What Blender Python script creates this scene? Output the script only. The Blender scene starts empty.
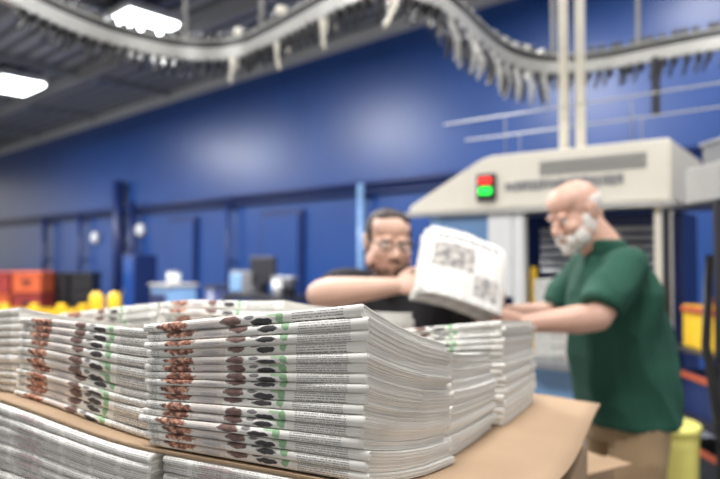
import bpy, bmesh, math, random
from mathutils import Vector, Matrix, Euler, noise
random.seed(7)
scene=bpy.context.scene
try:
    scene.view_settings.view_transform='Standard'
except Exception: pass
V=Vector
# ------------------------------------------------------------ materials
def newmat(name):
    m=bpy.data.materials.new(name); m.use_nodes=True
    nt=m.node_tree; b=nt.nodes['Principled BSDF']; return m,nt,b
def N(nt,t,**k):
    n=nt.nodes.new(t)
    for a,v in k.items(): setattr(n,a,v)
    return n
def mathn(nt,op,a,b=None,c=None):
    n=nt.nodes.new('ShaderNodeMath'); n.operation=op
    for i,x in enumerate((a,b,c)):
        if x is None: continue
        if isinstance(x,(int,float)): n.inputs[i].default_value=x
        else: nt.links.new(x,n.inputs[i])
    return n.outputs[0]
def mixc(nt,f,a,b,blend='MIX'):
    n=nt.nodes.new('ShaderNodeMix'); n.data_type='RGBA'; n.blend_type=blend
    for s,x in ((0,f),(6,a),(7,b)):
        if isinstance(x,(int,float)): n.inputs[s].default_value=x
        elif isinstance(x,tuple): n.inputs[s].default_value=(x[0],x[1],x[2],1)
        else: nt.links.new(x,n.inputs[s])
    return n.outputs[2]
def mat(name,col,rough=.6,metal=0,scale=8,var=.15,bump=0,emit=None,es=0):
    m,nt,b=newmat(name)
    tc=N(nt,'ShaderNodeTexCoord'); nz=N(nt,'ShaderNodeTexNoise'); nz.inputs['Scale'].default_value=scale
    nz.inputs['Detail'].default_value=4
    nt.links.new(tc.outputs['Object'],nz.inputs['Vector'])
    d=tuple(c*(1-var) for c in col); l=tuple(min(1,c*(1+var)) for c in col)
    o=mixc(nt,nz.outputs['Fac'],d,l)
    nt.links.new(o,b.inputs['Base Color'])
    b.inputs['Roughness'].default_value=rough; b.inputs['Metallic'].default_value=metal
    if bump:
        bp=N(nt,'ShaderNodeBump'); bp.inputs['Strength'].default_value=bump; bp.inputs['Distance'].default_value=.01
        nt.links.new(nz.outputs['Fac'],bp.inputs['Height']); nt.links.new(bp.outputs[0],b.inputs['Normal'])
    if emit:
        b.inputs['Emission Color'].default_value=(*emit,1); b.inputs['Emission Strength'].default_value=es
    return m
M_blue=mat('blue_wall_paint',(.009,.050,.215),.34,0,1.2,.2)
M_bluedk=mat('dark_blue_paint',(.008,.022,.11),.4)
M_floor=mat('concrete',(.16,.16,.17),.45,0,3,.25,.1)
M_steel=mat('galvanised_steel',(.42,.43,.45),.35,.7,20,.2)
M_steelp=mat('light_grey_rail',(.60,.61,.60),.35,.25,20,.15)
M_rail=mat('dull_grey_rail',(.42,.42,.40),.4,.3,20,.2)
M_claw=mat('worn_grey_claw',(.42,.42,.40),.45,.2,20,.25)
M_black=mat('black_plastic',(.012,.012,.014),.4)
M_dark=mat('dark_metal',(.035,.035,.045),.4,.4)
M_cream=mat('cream_painted_steel',(.80,.76,.66),.4,0,4,.06)
M_white=mat('white_paint',(.80,.81,.82),.4,0,5,.06)
M_lblue=mat('pale_blue_panel',(.22,.38,.64),.3,0,3,.3)
M_glass=mat('blue_tinted_glass',(.14,.27,.50),.12,0,3,.4)
M_yel=mat('yellow_paint',(.88,.55,.02),.45)
M_yelp=mat('pale_yellow_plastic',(.88,.80,.22),.5)
M_red=mat('red_plastic',(.25,.03,.025),.5)
M_orange=mat('orange_plastic',(.48,.09,.03),.5)
M_grey=mat('grey_print',(.24,.24,.25),.6)
M_greyl=mat('light_grey_print',(.45,.44,.42),.6)
M_wood=mat('pallet_wood',(.38,.25,.13),.8,0,15,.3,.3)
M_lamp=mat('lamp_diffuser',(.9,.93,1),.5,0,5,.02,0,(.93,.97,1),14)
M_redl=mat('red_led',(.8,.03,.02),.5,0,5,.02,0,(1,.03,.02),1.2)
M_grnl=mat('green_led',(.02,.7,.08),.5,0,5,.02,0,(.01,1,.06),1.6)
M_skin=mat('skin_pale',(.70,.45,.35),.5,0,14,.12)
M_skinr=mat('skin_ruddy',(.64,.39,.30),.5,0,14,.15)
M_eye=mat('eye_white',(.8,.8,.78),.25)
M_iris=mat('iris',(.05,.035,.02),.2)
M_hair=mat('dark_brown_hair',(.030,.016,.012),.6,0,80,.5,.6)
M_beard=mat('brown_beard',(.13,.068,.045),.7,0,120,.5,.6)
M_whair=mat('white_hair',(.74,.70,.66),.8,0,80,.2,.4)
M_green=mat('green_polo_cloth',(.011,.074,.048),.85,0,9,.25,.15)
M_blk=mat('black_tshirt_cloth',(.018,.018,.022),.85,0,9,.3,.15)
M_khaki=mat('khaki_cloth',(.36,.25,.14),.85,0,9,.15,.15)
M_denim=mat('dark_denim_cloth',(.02,.03,.06),.85)
M_shoe=mat('black_leather',(.02,.018,.016),.4)
def m_cardboard():
    m,nt,b=newmat('kraft_cardboard')
    tc=N(nt,'ShaderNodeTexCoord'); nz=N(nt,'ShaderNodeTexNoise'); nz.inputs['Scale'].default_value=6; nz.inputs['Detail'].default_value=6
    nt.links.new(tc.outputs['Object'],nz.inputs['Vector'])
    n2=N(nt,'ShaderNodeTexNoise'); n2.inputs['Scale'].default_value=300
    nt.links.new(tc.outputs['Object'],n2.inputs['Vector'])
    o=mixc(nt,nz.outputs['Fac'],(.34,.23,.14),(.47,.33,.215)); o=mixc(nt,mathn(nt,'MULTIPLY',n2.outputs['Fac'],.25),o,(.3,.18,.09))
    nt.links.new(o,b.inputs['Base Color']); b.inputs['Roughness'].default_value=.75
    return m
M_card=m_cardboard()
def m_deck():
    m,nt,b=newmat('corrugated_roof_deck')
    tc=N(nt,'ShaderNodeTexCoord'); w=N(nt,'ShaderNodeTexWave'); w.bands_direction='Y'; w.inputs['Scale'].default_value=.9
    w.inputs['Distortion'].default_value=0
    nt.links.new(tc.outputs['Object'],w.inputs['Vector'])
    o=mixc(nt,w.outputs['Fac'],(.07,.075,.085),(.34,.345,.355))
    nt.links.new(o,b.inputs['Base Color']); b.inputs['Roughness'].default_value=.6
    bp=N(nt,'ShaderNodeBump'); bp.inputs['Distance'].default_value=.05; nt.links.new(w.outputs['Fac'],bp.inputs['Height']); nt.links.new(bp.outputs[0],b.inputs['Normal'])
    return m
M_deck=m_deck()
def m_news(name,mode,scalerow=.0029):
    m,nt,b=newmat(name)
    uv=N(nt,'ShaderNodeUVMap'); uv.uv_map='UVMap'
    sp=N(nt,'ShaderNodeSeparateXYZ'); nt.links.new(uv.outputs[0],sp.inputs[0])
    oi=N(nt,'ShaderNodeObjectInfo')
    r=oi.outputs['Random']; r2=mathn(nt,'FRACT',mathn(nt,'MULTIPLY',r,17.3))
    X=mathn(nt,'ADD',sp.outputs[0],mathn(nt,'MULTIPLY',mathn(nt,'SUBTRACT',r,.5),.006))
    Y0=mathn(nt,'ADD',sp.outputs[1],mathn(nt,'MULTIPLY',mathn(nt,'SUBTRACT',r2,.5),.0060))
    cb=N(nt,'ShaderNodeCombineXYZ'); nt.links.new(X,cb.inputs[0]); nt.links.new(Y0,cb.inputs[1]); nt.links.new(mathn(nt,'MULTIPLY',r,.02),cb.inputs[2])
    n1=N(nt,'ShaderNodeTexNoise'); n1.inputs['Scale'].default_value=150; n1.inputs['Detail'].default_value=3; nt.links.new(cb.outputs[0],n1.inputs['Vector'])
    n3=N(nt,'ShaderNodeTexNoise'); n3.inputs['Scale'].default_value=45; nt.links.new(cb.outputs[0],n3.inputs['Vector'])
    nf=mathn(nt,'SUBTRACT',n1.outputs['Fac'],.5)
    XJ=mathn(nt,'ADD',X,mathn(nt,'MULTIPLY',nf,.012))
    def band(x,a,bb): return mathn(nt,'COMPARE',x,(a+bb)/2,(bb-a)/2)
    def oval(cx,ax,cy,ay,k=1.6):
        dx=mathn(nt,'DIVIDE',mathn(nt,'SUBTRACT',X,cx),ax); dy=mathn(nt,'DIVIDE',mathn(nt,'SUBTRACT',Y0,cy),ay)
        d=mathn(nt,'ADD',mathn(nt,'MULTIPLY',dx,dx),mathn(nt,'MULTIPLY',dy,dy)); d=mathn(nt,'ADD',d,mathn(nt,'MULTIPLY',nf,k))
        n=N(nt,'ShaderNodeMapRange'); n.inputs[1].default_value=.75; n.inputs[2].default_value=1.15; n.inputs[3].default_value=1; n.inputs[4].default_value=0; nt.links.new(d,n.inputs[0]); return n.outputs[0]
    row=mathn(nt,'DIVIDE',Y0,scalerow)
    rf=mathn(nt,'FRACT',row); ri=mathn(nt,'FLOOR',row)
    c2=N(nt,'ShaderNodeCombineXYZ'); nt.links.new(mathn(nt,'MULTIPLY',X,620.),c2.inputs[0]); nt.links.new(mathn(nt,'MULTIPLY',ri,7.37),c2.inputs[1])
    n2=N(nt,'ShaderNodeTexNoise'); n2.inputs['Scale'].default_value=1; n2.inputs['Detail'].default_value=2; nt.links.new(c2.outputs[0],n2.inputs['Vector'])
    t=mathn(nt,'MULTIPLY',band(rf,.26,.68),mathn(nt,'GREATER_THAN',n2.outputs['Fac'],.44))
    col=mixc(nt,n3.outputs['Fac'],(.80,.785,.745),(.88,.87,.83))
    if mode=='photo':
        cols=mathn(nt,'ADD',band(X,.022,.086),band(X,.286,.298))
        col=mixc(nt,mathn(nt,'MULTIPLY',mathn(nt,'MULTIPLY',t,cols),.72),col,(.08,.08,.09))
        col=mixc(nt,mathn(nt,'MULTIPLY',mathn(nt,'MULTIPLY',t,band(X,.192,.224)),.25),col,(.15,.15,.16))
        col=mixc(nt,mathn(nt,'MULTIPLY',band(XJ,.184,.232),mathn(nt,'MULTIPLY',n3.outputs['Fac'],.5)),col,(.62,.44,.38))
        col=mixc(nt,mathn(nt,'MULTIPLY',oval(.205,.014,-.004,.003),.45),col,(.32,.33,.40))
        bri=N(nt,'ShaderNodeValToRGB'); e=bri.color_ramp.elements; e[0].position=.36; e[0].color=(.06,.015,.01,1); e[1].position=.62; e[1].color=(.75,.42,.28,1)
        q=bri.color_ramp.elements.new(.48); q.color=(.34,.10,.05,1); nt.links.new(n1.outputs['Fac'],bri.inputs[0])
        col=mixc(nt,mathn(nt,'MULTIPLY',oval(.254,.024,.001,.0075,2.6),.92),col,bri.outputs[0])
        bri2=mixc(nt,n1.outputs['Fac'],(.02,.01,.012),(.34,.18,.15))
        col=mixc(nt,mathn(nt,'MULTIPLY',oval(.168,.014,.0015,.0065,2.0),.95),col,bri2)
        col=mixc(nt,mathn(nt,'MULTIPLY',oval(.127,.014,-.0020,.0042,1.8),.95),col,(.025,.022,.028))
        col=mixc(nt,mathn(nt,'MULTIPLY',oval(.143,.007,.004,.0028,2.0),.8),col,(.10,.08,.10))
        col=mixc(nt,mathn(nt,'MULTIPLY',oval(.103,.0050,.001,.0070,2.4),.8),col,(.18,.42,.18))
        col=mixc(nt,mathn(nt,'MULTIPLY',oval(.112,.010,.0055,.0022,2.0),.7),col,(.25,.48,.22))
    elif mode=='text':
        cf=mathn(nt,'FRACT',mathn(nt,'DIVIDE',X,.052)); t=mathn(nt,'MULTIPLY',t,band(cf,.08,.92))
        col=mixc(nt,mathn(nt,'MULTIPLY',t,.5),col,(.10,.10,.11))
        col=mixc(nt,mathn(nt,'MULTIPLY',oval(.22,.03,.0,.004,2.0),.4),col,(.30,.12,.14))
    else:
        cf=mathn(nt,'FRACT',mathn(nt,'DIVIDE',X,.052)); t=mathn(nt,'MULTIPLY',t,band(cf,.08,.92))
        col=mixc(nt,mathn(nt,'MULTIPLY',t,.75),col,(.10,.10,.11))
        n4=N(nt,'ShaderNodeTexNoise'); n4.inputs['Scale'].default_value=38; n4.inputs['Detail'].default_value=2; nt.links.new(cb.outputs[0],n4.inputs['Vector'])
        pic=N(nt,'ShaderNodeValToRGB'); pic.color_ramp.elements[0].position=.38; pic.color_ramp.elements[0].color=(.05,.045,.05,1); pic.color_ramp.elements[1].position=.66; pic.color_ramp.elements[1].color=(.55,.50,.46,1); nt.links.new(n4.outputs['Fac'],pic.inputs[0])
        a=mathn(nt,'MULTIPLY',band(X,.12,.27),band(sp.outputs[1],.12,.235))
        col=mixc(nt,mathn(nt,'MULTIPLY',a,.8),col,pic.outputs[0])
        a=mathn(nt,'MULTIPLY',band(X,.02,.11),band(sp.outputs[1],.03,.12))
        col=mixc(nt,mathn(nt,'MULTIPLY',a,.7),col,pic.outputs[0])
        a=mathn(nt,'MULTIPLY',band(X,.02,.27),band(sp.outputs[1],.252,.280))
        a=mathn(nt,'MULTIPLY',a,mathn(nt,'GREATER_THAN',mathn(nt,'FRACT',mathn(nt,'MULTIPLY',X,42.)),.3))
        col=mixc(nt,mathn(nt,'MULTIPLY',a,.8),col,(.10,.10,.12))
    nt.links.new(col,b.inputs['Base Color']); b.inputs['Roughness'].default_value=.75
    return m
M_news=m_news('newsprint_colour_page','photo')
M_newst=m_news('newsprint_text_page','text')
M_newsh=m_news('newsprint_front_page','held',.0055)
M_edge=mat('newsprint_page_edges',(.80,.78,.73),.8,0,30,.08)
# ------------------------------------------------------------ helpers
def link(o): scene.collection.objects.link(o); return o
def tag(o,label=None,cat=None,kind=None,group=None):
    if label: o['label']=label
    if cat: o['category']=cat
    if kind: o['kind']=kind
    if group: o['group']=group
    return o
def obj(name,mesh,loc=(0,0,0),m=None,parent=None):
    o=bpy.data.objects.new(name,mesh); o.location=loc
    if m is not None:
        for x in (m if isinstance(m,(list,tuple)) else [m]): mesh.materials.append(x)
    link(o)
    if parent is not None: setp(o,parent)
    return o
def setp(o,p):
    o.parent=p; o.matrix_parent_inverse=p.matrix_basis.inverted()
def empty(name,loc,label,cat,group=None,rot=0):
    e=bpy.data.objects.new(name,None); e.location=loc; e.rotation_euler=(0,0,rot); e.empty_display_size=.1; link(e); tag(e,label,cat,None,group); return e
def boxmesh(name,size,bev=.0,seg=2):
    bm=bmesh.new(); bmesh.ops.create_cube(bm,size=1); bmesh.ops.scale(bm,vec=size,verts=bm.verts)
    if bev: bmesh.ops.bevel(bm,geom=bm.edges[:],offset=bev,segments=seg,affect='EDGES',profile=.5)
    me=bpy.data.meshes.new(name); bm.to_mesh(me); bm.free(); return me
def box(name,c,size,m,rot=0,bev=.01,parent=None):
    o=obj(name,boxmesh(name,size,bev),c,m); o.rotation_euler=(0,0,rot)
    if parent is not None: setp(o,parent)
    return o
def boxes_mesh(name,lst):
    bm=bmesh.new()
    for c,s in lst:
        r=bmesh.ops.create_cube(bm,size=1); bmesh.ops.scale(bm,vec=s,verts=r['verts']); bmesh.ops.translate(bm,vec=c,verts=r['verts'])
    me=bpy.data.meshes.new(name); bm.to_mesh(me); bm.free(); return me
def tube_bm(bm,pts,rad,n=12,cap=True):
    pts=[V(p) for p in pts]; rs=rad if isinstance(rad,(list,tuple)) else [rad]*len(pts)
    rings=[]; up=V((0,0,1))
    for i,p in enumerate(pts):
        d=(pts[min(i+1,len(pts)-1)]-pts[max(i-1,0)]).normalized()
        a=d.cross(up)
        if a.length<.05: a=d.cross(V((1,0,0)))
        a.normalize(); b=d.cross(a).normalized()
        rings.append([bm.verts.new(p+rs[i]*(math.cos(2*math.pi*k/n)*a+math.sin(2*math.pi*k/n)*b)) for k in range(n)])
    for i in range(len(rings)-1):
        for k in range(n): 
            f=bm.faces.new((rings[i][k],rings[i][(k+1)%n],rings[i+1][(k+1)%n],rings[i+1][k])); f.smooth=True
    if cap: bm.faces.new(rings[0][::-1]); bm.faces.new(rings[-1])
def tube(name,pts,rad,m,parent=None,n=12):
    o0=V(pts[0]); bm=bmesh.new(); tube_bm(bm,[V(p)-o0 for p in pts],rad,n)
    bmesh.ops.recalc_face_normals(bm,faces=bm.faces); me=bpy.data.meshes.new(name); bm.to_mesh(me); bm.free()
    return obj(name,me,o0,m,parent)
def sweep(name,pts,w,h,m,parent=None):
    bm=bmesh.new(); rings=[]; pts=[V(p) for p in pts]; o0=pts[0].copy()
    for i,p in enumerate(pts):
        d=(pts[min(i+1,len(pts)-1)]-pts[max(i-1,0)]); d.z=0; d.normalize(); s=V((d.y,-d.x,0))
        rings.append([bm.verts.new(p-o0+s*a*w/2+V((0,0,b*h/2))) for a,b in((-1,-1),(1,-1),(1,1),(-1,1))])
    for i in range(len(rings)-1):
        for k in range(4): bm.faces.new((rings[i][k],rings[i][(k+1)%4],rings[i+1][(k+1)%4],rings[i+1][k]))
    bm.faces.new(rings[0]); bm.faces.new(rings[-1]); bmesh.ops.recalc_face_normals(bm,faces=bm.faces)
    me=bpy.data.meshes.new(name); bm.to_mesh(me); bm.free(); return obj(name,me,o0,m,parent)
def prism(name,poly,thick,m,origin,ex,ey,parent=None,bev=.0):
    bm=bmesh.new(); o=V(origin); ex=V(ex); ey=V(ey)
    f=[bm.verts.new(ex*s+V((0,0,z))) for s,z in poly]; k=[bm.verts.new(ex*s+V((0,0,z))+ey*thick) for s,z in poly]
    n=len(poly); bm.faces.new(f); bm.faces.new(k[::-1])
    for i in range(n): bm.faces.new((f[i],f[(i+1)%n],k[(i+1)%n],k[i]))
    bmesh.ops.recalc_face_normals(bm,faces=bm.faces)
    if bev: bmesh.ops.bevel(bm,geom=bm.edges[:],offset=bev,segments=3,affect='EDGES')
    me=bpy.data.meshes.new(name); bm.to_mesh(me); bm.free(); return obj(name,me,o,m,parent)
def remeshed(me,voxel,smooth=1):
    o=bpy.data.objects.new('tmp',me); link(o)
    r=o.modifiers.new('r','REMESH'); r.mode='VOXEL'; r.voxel_size=voxel; r.use_smooth_shade=True
    s_=o.modifiers.new('s','SMOOTH'); s_.iterations=smooth; s_.factor=.5
    dg=bpy.context.evaluated_depsgraph_get(); e=o.evaluated_get(dg)
    m2=bpy.data.meshes.new_from_object(e); m2.name=me.name
    bpy.data.objects.remove(o); bpy.data.meshes.remove(me)
    for p in m2.polygons: p.use_smooth=True
    m2.materials.clear(); return m2
# ------------------------------------------------------------ camera
cam=bpy.data.cameras.new('camera'); co=bpy.data.objects.new('camera',cam); link(co); scene.camera=co
co.location=(0,0,1.5); co.rotation_euler=(math.radians(90+1.43),0,0)
cam.lens=31; cam.sensor_width=36; cam.clip_start=.02; cam.clip_end=200
cam.dof.use_dof=True; cam.dof.focus_distance=.71; cam.dof.aperture_fstop=3.0
# ------------------------------------------------------------ room
WD=V((-.742,.670,0)); WN=V((-.670,-.742,0)); W0=V((.68,10.5,0)); WROT=math.atan2(-.670,.742)
CZ=5.5
def wallp(t,off=0,z=0): return W0+WD*t+WN*off+V((0,0,z))
wc=wallp(9,-.15,CZ/2); w=box('wall_back',wc,(44,.3,CZ),M_blue,WROT,0); tag(w,kind='structure')
f=box('floor',(0,10,-.1),(70,70,.2),M_floor,0,0); tag(f,kind='structure')
c=box('ceiling',wallp(9,12,CZ+.1),(44,24.6,.2),M_deck,WROT,0); tag(c,kind='structure')
t1=box('trim_1',wallp(9,.09,CZ-.12),(44,.16,.2),M_steelp,WROT,0); tag(t1,kind='structure')
k=2
for off in (2.4,4.8,7.2,9.6):
    t=box('trim_%d'%k,wallp(9,off,CZ-.14),(44,.12,.26),M_grey,WROT,0); tag(t,kind='structure'); k+=1
for t_ in (-1,3,7,11,15,19,23):
    t=box('trim_%d'%k,wallp(t_,6,CZ-.08),(.1,11.6,.14),M_steel,WROT,0); tag(t,kind='structure'); k+=1
for i,(tt,wd) in enumerate(((3.0,1.1),(6.6,1.0),(-1.6,1.1))):
    d=empty('door_%d'%(i+1),wallp(tt,.0),'blue painted steel door flush in blue wall','door',rot=WROT); d['kind']='structure'
    box('door_frame',wallp(tt,.04,1.2),(wd+.16,.08,2.4),M_bluedk,WROT,.005,d)
    box('door_panel',wallp(tt,.09,1.15),(wd,.05,2.3),M_blue,WROT,.005,d)
    tube('door_handle',[wallp(tt+.4,.13,1.05),wallp(tt+.28,.16,1.05)],.012,M_steel,d)
cd=empty('wall_conduit',wallp(9,.12,2.75),'long blue pipe run fixed along the blue wall','pipe')
tube('pipe_run',[wallp(-6,.12,2.75),wallp(9,.12,2.75),wallp(26,.12,2.75)],.05,M_bluedk,cd)
tube('pipe_run',[wallp(-6,.10,2.6),wallp(9,.10,2.6),wallp(26,.10,2.6)],.03,M_bluedk,cd)
def pipe(t,z0,z1,r,m,label):
    o=empty('wall_pipe',wallp(t,.2,z0),label,'pipe')
    tube('pipe_body',[wallp(t,.2,z0),wallp(t,.2,z1)],r,m,o)
    for z in (z0+.3,(z0+z1)/2,z1-.2): box('pipe_bracket',wallp(t,.12,z),(r*2.6,.2,.06),M_bluedk,WROT,.004,o)
pipe(9.55,0,3.5,.15,M_bluedk,'dark blue vertical duct against the blue wall')
pipe(8.8,0,2.9,.09,M_bluedk,'dark blue vertical pipe against the blue wall')
pipe(.72,.3,2.75,.06,M_lblue,'pale blue vertical pipe against the blue wall')
pipe(4.6,0,2.7,.04,M_bluedk,'slim dark blue conduit on the blue wall')
pipe(14.5,0,2.7,.08,M_bluedk,'dark blue vertical pipe against the blue wall')
pipe(11.9,0,2.7,.06,M_bluedk,'dark blue vertical pipe against the blue wall')
for t_,z_ in ((11.2,2.0),(8.6,2.15),(9.9,2.2)):
    o=empty('wall_alarm_bell',wallp(t_,.0,z_),'small round white fitting mounted on blue wall','fitting',group='round wall fittings')
    box('mounting_plate',wallp(t_,.03,z_),(.3,.06,.3),M_grey,WROT,.01,o)
    tube('dome',[wallp(t_,.06,z_),wallp(t_,.12,z_),wallp(t_,.17,z_)],[.17,.15,.06],M_white,o,16)
# ------------------------------------------------------------ lamps
def hibay(x,y,group='ceiling lamps',s=(1.0,.65)):
    o=empty('ceiling_lamp',(x,y,CZ-.3),'rectangular high-bay lamp with glowing white diffuser','ceiling lamp',group,rot=WROT)
    box('lamp_housing',(x,y,CZ-.36),(s[0]+.08,s[1]+.08,.12),M_steelp,WROT,.01,o)
    box('diffuser',(x,y,CZ-.44),(s[0],s[1],.05),M_lamp,WROT,.01,o)
    tube('suspension_rod',[(x-.25,y,CZ),(x-.25,y,CZ-.3)],.01,M_steel,o,6)
    tube('suspension_rod',[(x+.25,y,CZ),(x+.25,y,CZ-.3)],.01,M_steel,o,6)
for x,y in ((-3.5,9.6),(-7.3,13.0),(-6.2,7.6),(-9.9,14.8)):
    hibay(x,y,s=(1.15,.8))
def area(loc,size,e,rot=(0,0,0),col=(1,1,1)):
    l=bpy.data.lights.new('area',type='AREA'); l.energy=e; l.size=size; l.color=col; o=bpy.data.objects.new('area_light',l); o.location=loc; o.rotation_euler=rot; link(o)
for (x,y,e) in ((-.3,.3,215),(2.6,2.4,130),(-4,3.5,260),(-1.2,6.3,480),(-6.5,9.5,720),(-11.5,14,800),(2.6,6.2,120)):
    area((x,y,5.1),1.2,e,col=(1,.985,.97))
wo=bpy.data.worlds.new('world'); scene.world=wo; wo.use_nodes=True
nt=wo.node_tree; bg=nt.nodes['Background']; 
tc=N(nt,'ShaderNodeTexCoord'); gr=N(nt,'ShaderNodeSeparateXYZ'); nt.links.new(tc.outputs['Generated'],gr.inputs[0])
cr=N(nt,'ShaderNodeValToRGB'); cr.color_ramp.elements[0].color=(.35,.34,.33,1); cr.color_ramp.elements[1].color=(1,.98,.94,1)
nt.links.new(mathn(nt,'MULTIPLY_ADD',gr.outputs[2],.5,.5),cr.inputs[0]); nt.links.new(cr.outputs[0],bg.inputs[0]); bg.inputs[1].default_value=1.6
# ------------------------------------------------------------ newspapers
O=V((.005,.65,0)); A=V((-.9,.436,0)).normalized(); B=V((.436,.9,0)).normalized()
def sm(x,a,b):
    x=min(1,max(0,(x-a)/(b-a))); return x*x*(3-2*x)
def h(u,v):
    return 1.262-.118*(1-math.exp(-max(v,0)/.36)) +.036*sm(u,.28,.66)-.01*sm(-u,0,.15)
def P(u,v,z): return O+A*u+B*v+V((0,0,z))
def paper_mesh(w,d,zf,tf,nleaf,nose,nu,xf,seed,mpage=None,jl=.0024,fill=.80):
    R=random.Random(seed); vs=[];fs=[];uvs=[];mi=[];sm_=[]
    ph=R.random()*6; 
    for k in range(nleaf):
        a=k/(2*nleaf); th=fill/(2*nleaf)
        ju=R.uniform(-jl,jl); jw=R.uniform(-.002,.002); jd=R.uniform(-.004,.004)
        def path(a):
            r=(.5-a); pts=[]; vr=.0058*r*2; vf=a*.010
            arms=[1,.6,.3,.12,.05]
            for s in arms: pts.append((vf+vr+(d+jd-vf-vr)*s,a,-(vr+(d-vr)*s)))
            for q in range(nose):
                an=-math.pi/2+math.pi*q/(nose-1)
                sn=math.sin(an); sn=math.copysign(abs(sn)**.75,sn)
                pts.append((vf+vr-vr*math.cos(an),.5+r*sn,sn*.0065*r*2))
            for s in reversed(arms): pts.append((vf+vr+(d+jd-vf-vr)*s,1-a,(vr+(d-vr)*s)))
            return pts
        po=path(a); pi=path(min(a+th,.495)); npth=len(po)
        base=len(vs); us=[w*i/(nu-1) for i in range(nu)]
        for u in us:
            uu=u+ (ju if u==us[0] else (jw if u==us[-1] else 0))
            wob=.0011*math.sin(u*23+ph)+.0004*math.sin(u*71+ph*2)
            for pth in (po,pi):
                for (v,t,arc) in pth:
                    fr=max(0,1-v/.04); vv=v+wob*fr
                    z=zf(uu,vv)+tf(uu,vv)*t
                    vs.append(xf(uu,vv,z)); uvs.append((u,arc))
        st=2*npth
        for i in range(nu-1):
            b0=base+i*st; b1=b0+st
            for j in range(npth-1):
                fs.append((b0+j,b0+j+1,b1+j+1,b1+j)); mi.append(0); sm_.append(True)
                q=npth
                fs.append((b0+q+j+1,b0+q+j,b1+q+j,b1+q+j+1)); mi.append(1); sm_.append(True)
            fs.append((b0,b1,b1+npth,b0+npth)); mi.append(1); sm_.append(False)
            fs.append((b0+npth-1,b0+2*npth-1,b1+2*npth-1,b1+npth-1)); mi.append(1); sm_.append(False)
        for b0,flip in ((base,0),(base+(nu-1)*st,1)):
            for j in range(npth-1):
                q=(b0+j,b0+npth+j,b0+npth+j+1,b0+j+1)
                fs.append(q[::-1] if flip else q); mi.append(1); sm_.append(False)
    o0=vs[0].copy()
    me=bpy.data.meshes.new('newspaper'); me.from_pydata([tuple(x-o0) for x in vs],[],fs)
    uvl=me.uv_layers.new(name='UVMap')
    for l in me.loops: uvl.data[l.index].uv=uvs[l.vertex_index]
    for p,m_,s in zip(me.polygons,mi,sm_): p.material_index=m_; p.use_smooth=s
    me.materials.append(mpage or M_news); me.materials.append(M_edge)
    bm=bmesh.new(); bm.from_mesh(me); bmesh.ops.recalc_face_normals(bm,faces=bm.faces); bm.to_mesh(me); bm.free()
    return me,o0
def stack(u0,v0,rot,n,ztop,group,label,w=.305,d=.29,hi=True,cu=.20,cv=.08,jit=.005,base=None):
    if base is None: base=h
    R=random.Random(int(u0*1000+v0*77+n))
    zb0=base(u0,v0)
    ws=[R.uniform(.80,1.20) for _ in range(n)]; tot=sum(ws)
    if hi: nl,ns,nu=5,9,14
    else: nl,ns,nu=4,6,7
    acc=0
    for i in range(n):
        ju,jv,jr=R.uniform(-jit,jit),R.uniform(-jit*.7,jit*.7),R.uniform(-.014,.014)
        Ti=(ztop-zb0)*ws[i]/tot; a0=acc; acc+=Ti
        c2,s2=math.cos(rot+jr),math.sin(rot+jr)
        def g(u,v,c2=c2,s2=s2,ju=ju,jv=jv): return (u0+ju+u*c2-v*s2, v0+jv+u*s2+v*c2)
        def cc(u,v): return 1-cu*u/w-cv*v/d
        def zf(u,v,a0=a0,g=g):
            G=g(u,v); return base(*G)+a0*cc(u,v)+.0006
        def tf(u,v,Ti=Ti): return Ti*cc(u,v)*.965
        def xf(u,v,z,g=g):
            G=g(u,v); return P(G[0],G[1],z)
        me,o0=paper_mesh(w+R.uniform(-.001,.001),d,zf,tf,nl,ns,nu,xf,R.random())
        o=bpy.data.objects.new('newspaper',me); o.location=o0; link(o); tag(o,label,'newspaper',None,group)
L1='folded newspaper with colour photos and text along its fold'
L2='folded newspaper in a stack with white page edges showing'
stack(0,0,0,16,1.450,'newspapers in the nearest bundle',L1)
stack(.322,.045,.03,11,1.402,'newspapers in the neighbouring bundle',L1)
stack(.665,.085,.05,11,1.415,'newspapers in the third bundle',L1,hi=False)
stack(.01,.315,-.01,14,1.352,'newspapers in the bundle behind',L2,hi=True)
stack(.0,.63,.02,17,1.372,'newspapers in the last bundle',L2,hi=False)
stack(.335,.365,.04,14,1.418,'newspapers in the inner bundle',L1,hi=False)
stack(.68,.41,.02,11,1.40,'newspapers in the inner bundle',L1,hi=False)
stack(.33,.70,.02,12,1.37,'newspapers in the inner bundle',L1,hi=False)
def sheet(name,u0,u1,v0,v1,zfun,th,m,nu=30,nv=30):
    bm=bmesh.new(); top=[];bot=[]; o0=P(0,0,1.2)
    for i in range(nu+1):
        rt=[];rb=[]
        for j in range(nv+1):
            u=u0+(u1-u0)*i/nu; v=v0+(v1-v0)*j/nv; z=zfun(u,v)
            rt.append(bm.verts.new(P(u,v,z)-o0)); rb.append(bm.verts.new(P(u,v,z-th)-o0))
        top.append(rt);bot.append(rb)
    for i in range(nu):
        for j in range(nv):
            for g in (top,bot):
                f=bm.faces.new((g[i][j],g[i+1][j],g[i+1][j+1],g[i][j+1])); f.smooth=True
    per=[(i,0) for i in range(nu)]+[(nu,j) for j in range(nv)]+[(i,nv) for i in range(nu,0,-1)]+[(0,j) for j in range(nv,0,-1)]
    for a in range(len(per)):
        p,q=per[a],per[(a+1)%len(per)]
        bm.faces.new((top[p[0]][p[1]],top[q[0]][q[1]],bot[q[0]][q[1]],bot[p[0]][p[1]]))
    bmesh.ops.recalc_face_normals(bm,faces=bm.faces); me=bpy.data.meshes.new(name); bm.to_mesh(me); bm.free()
    return obj(name,me,o0,m)
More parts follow.
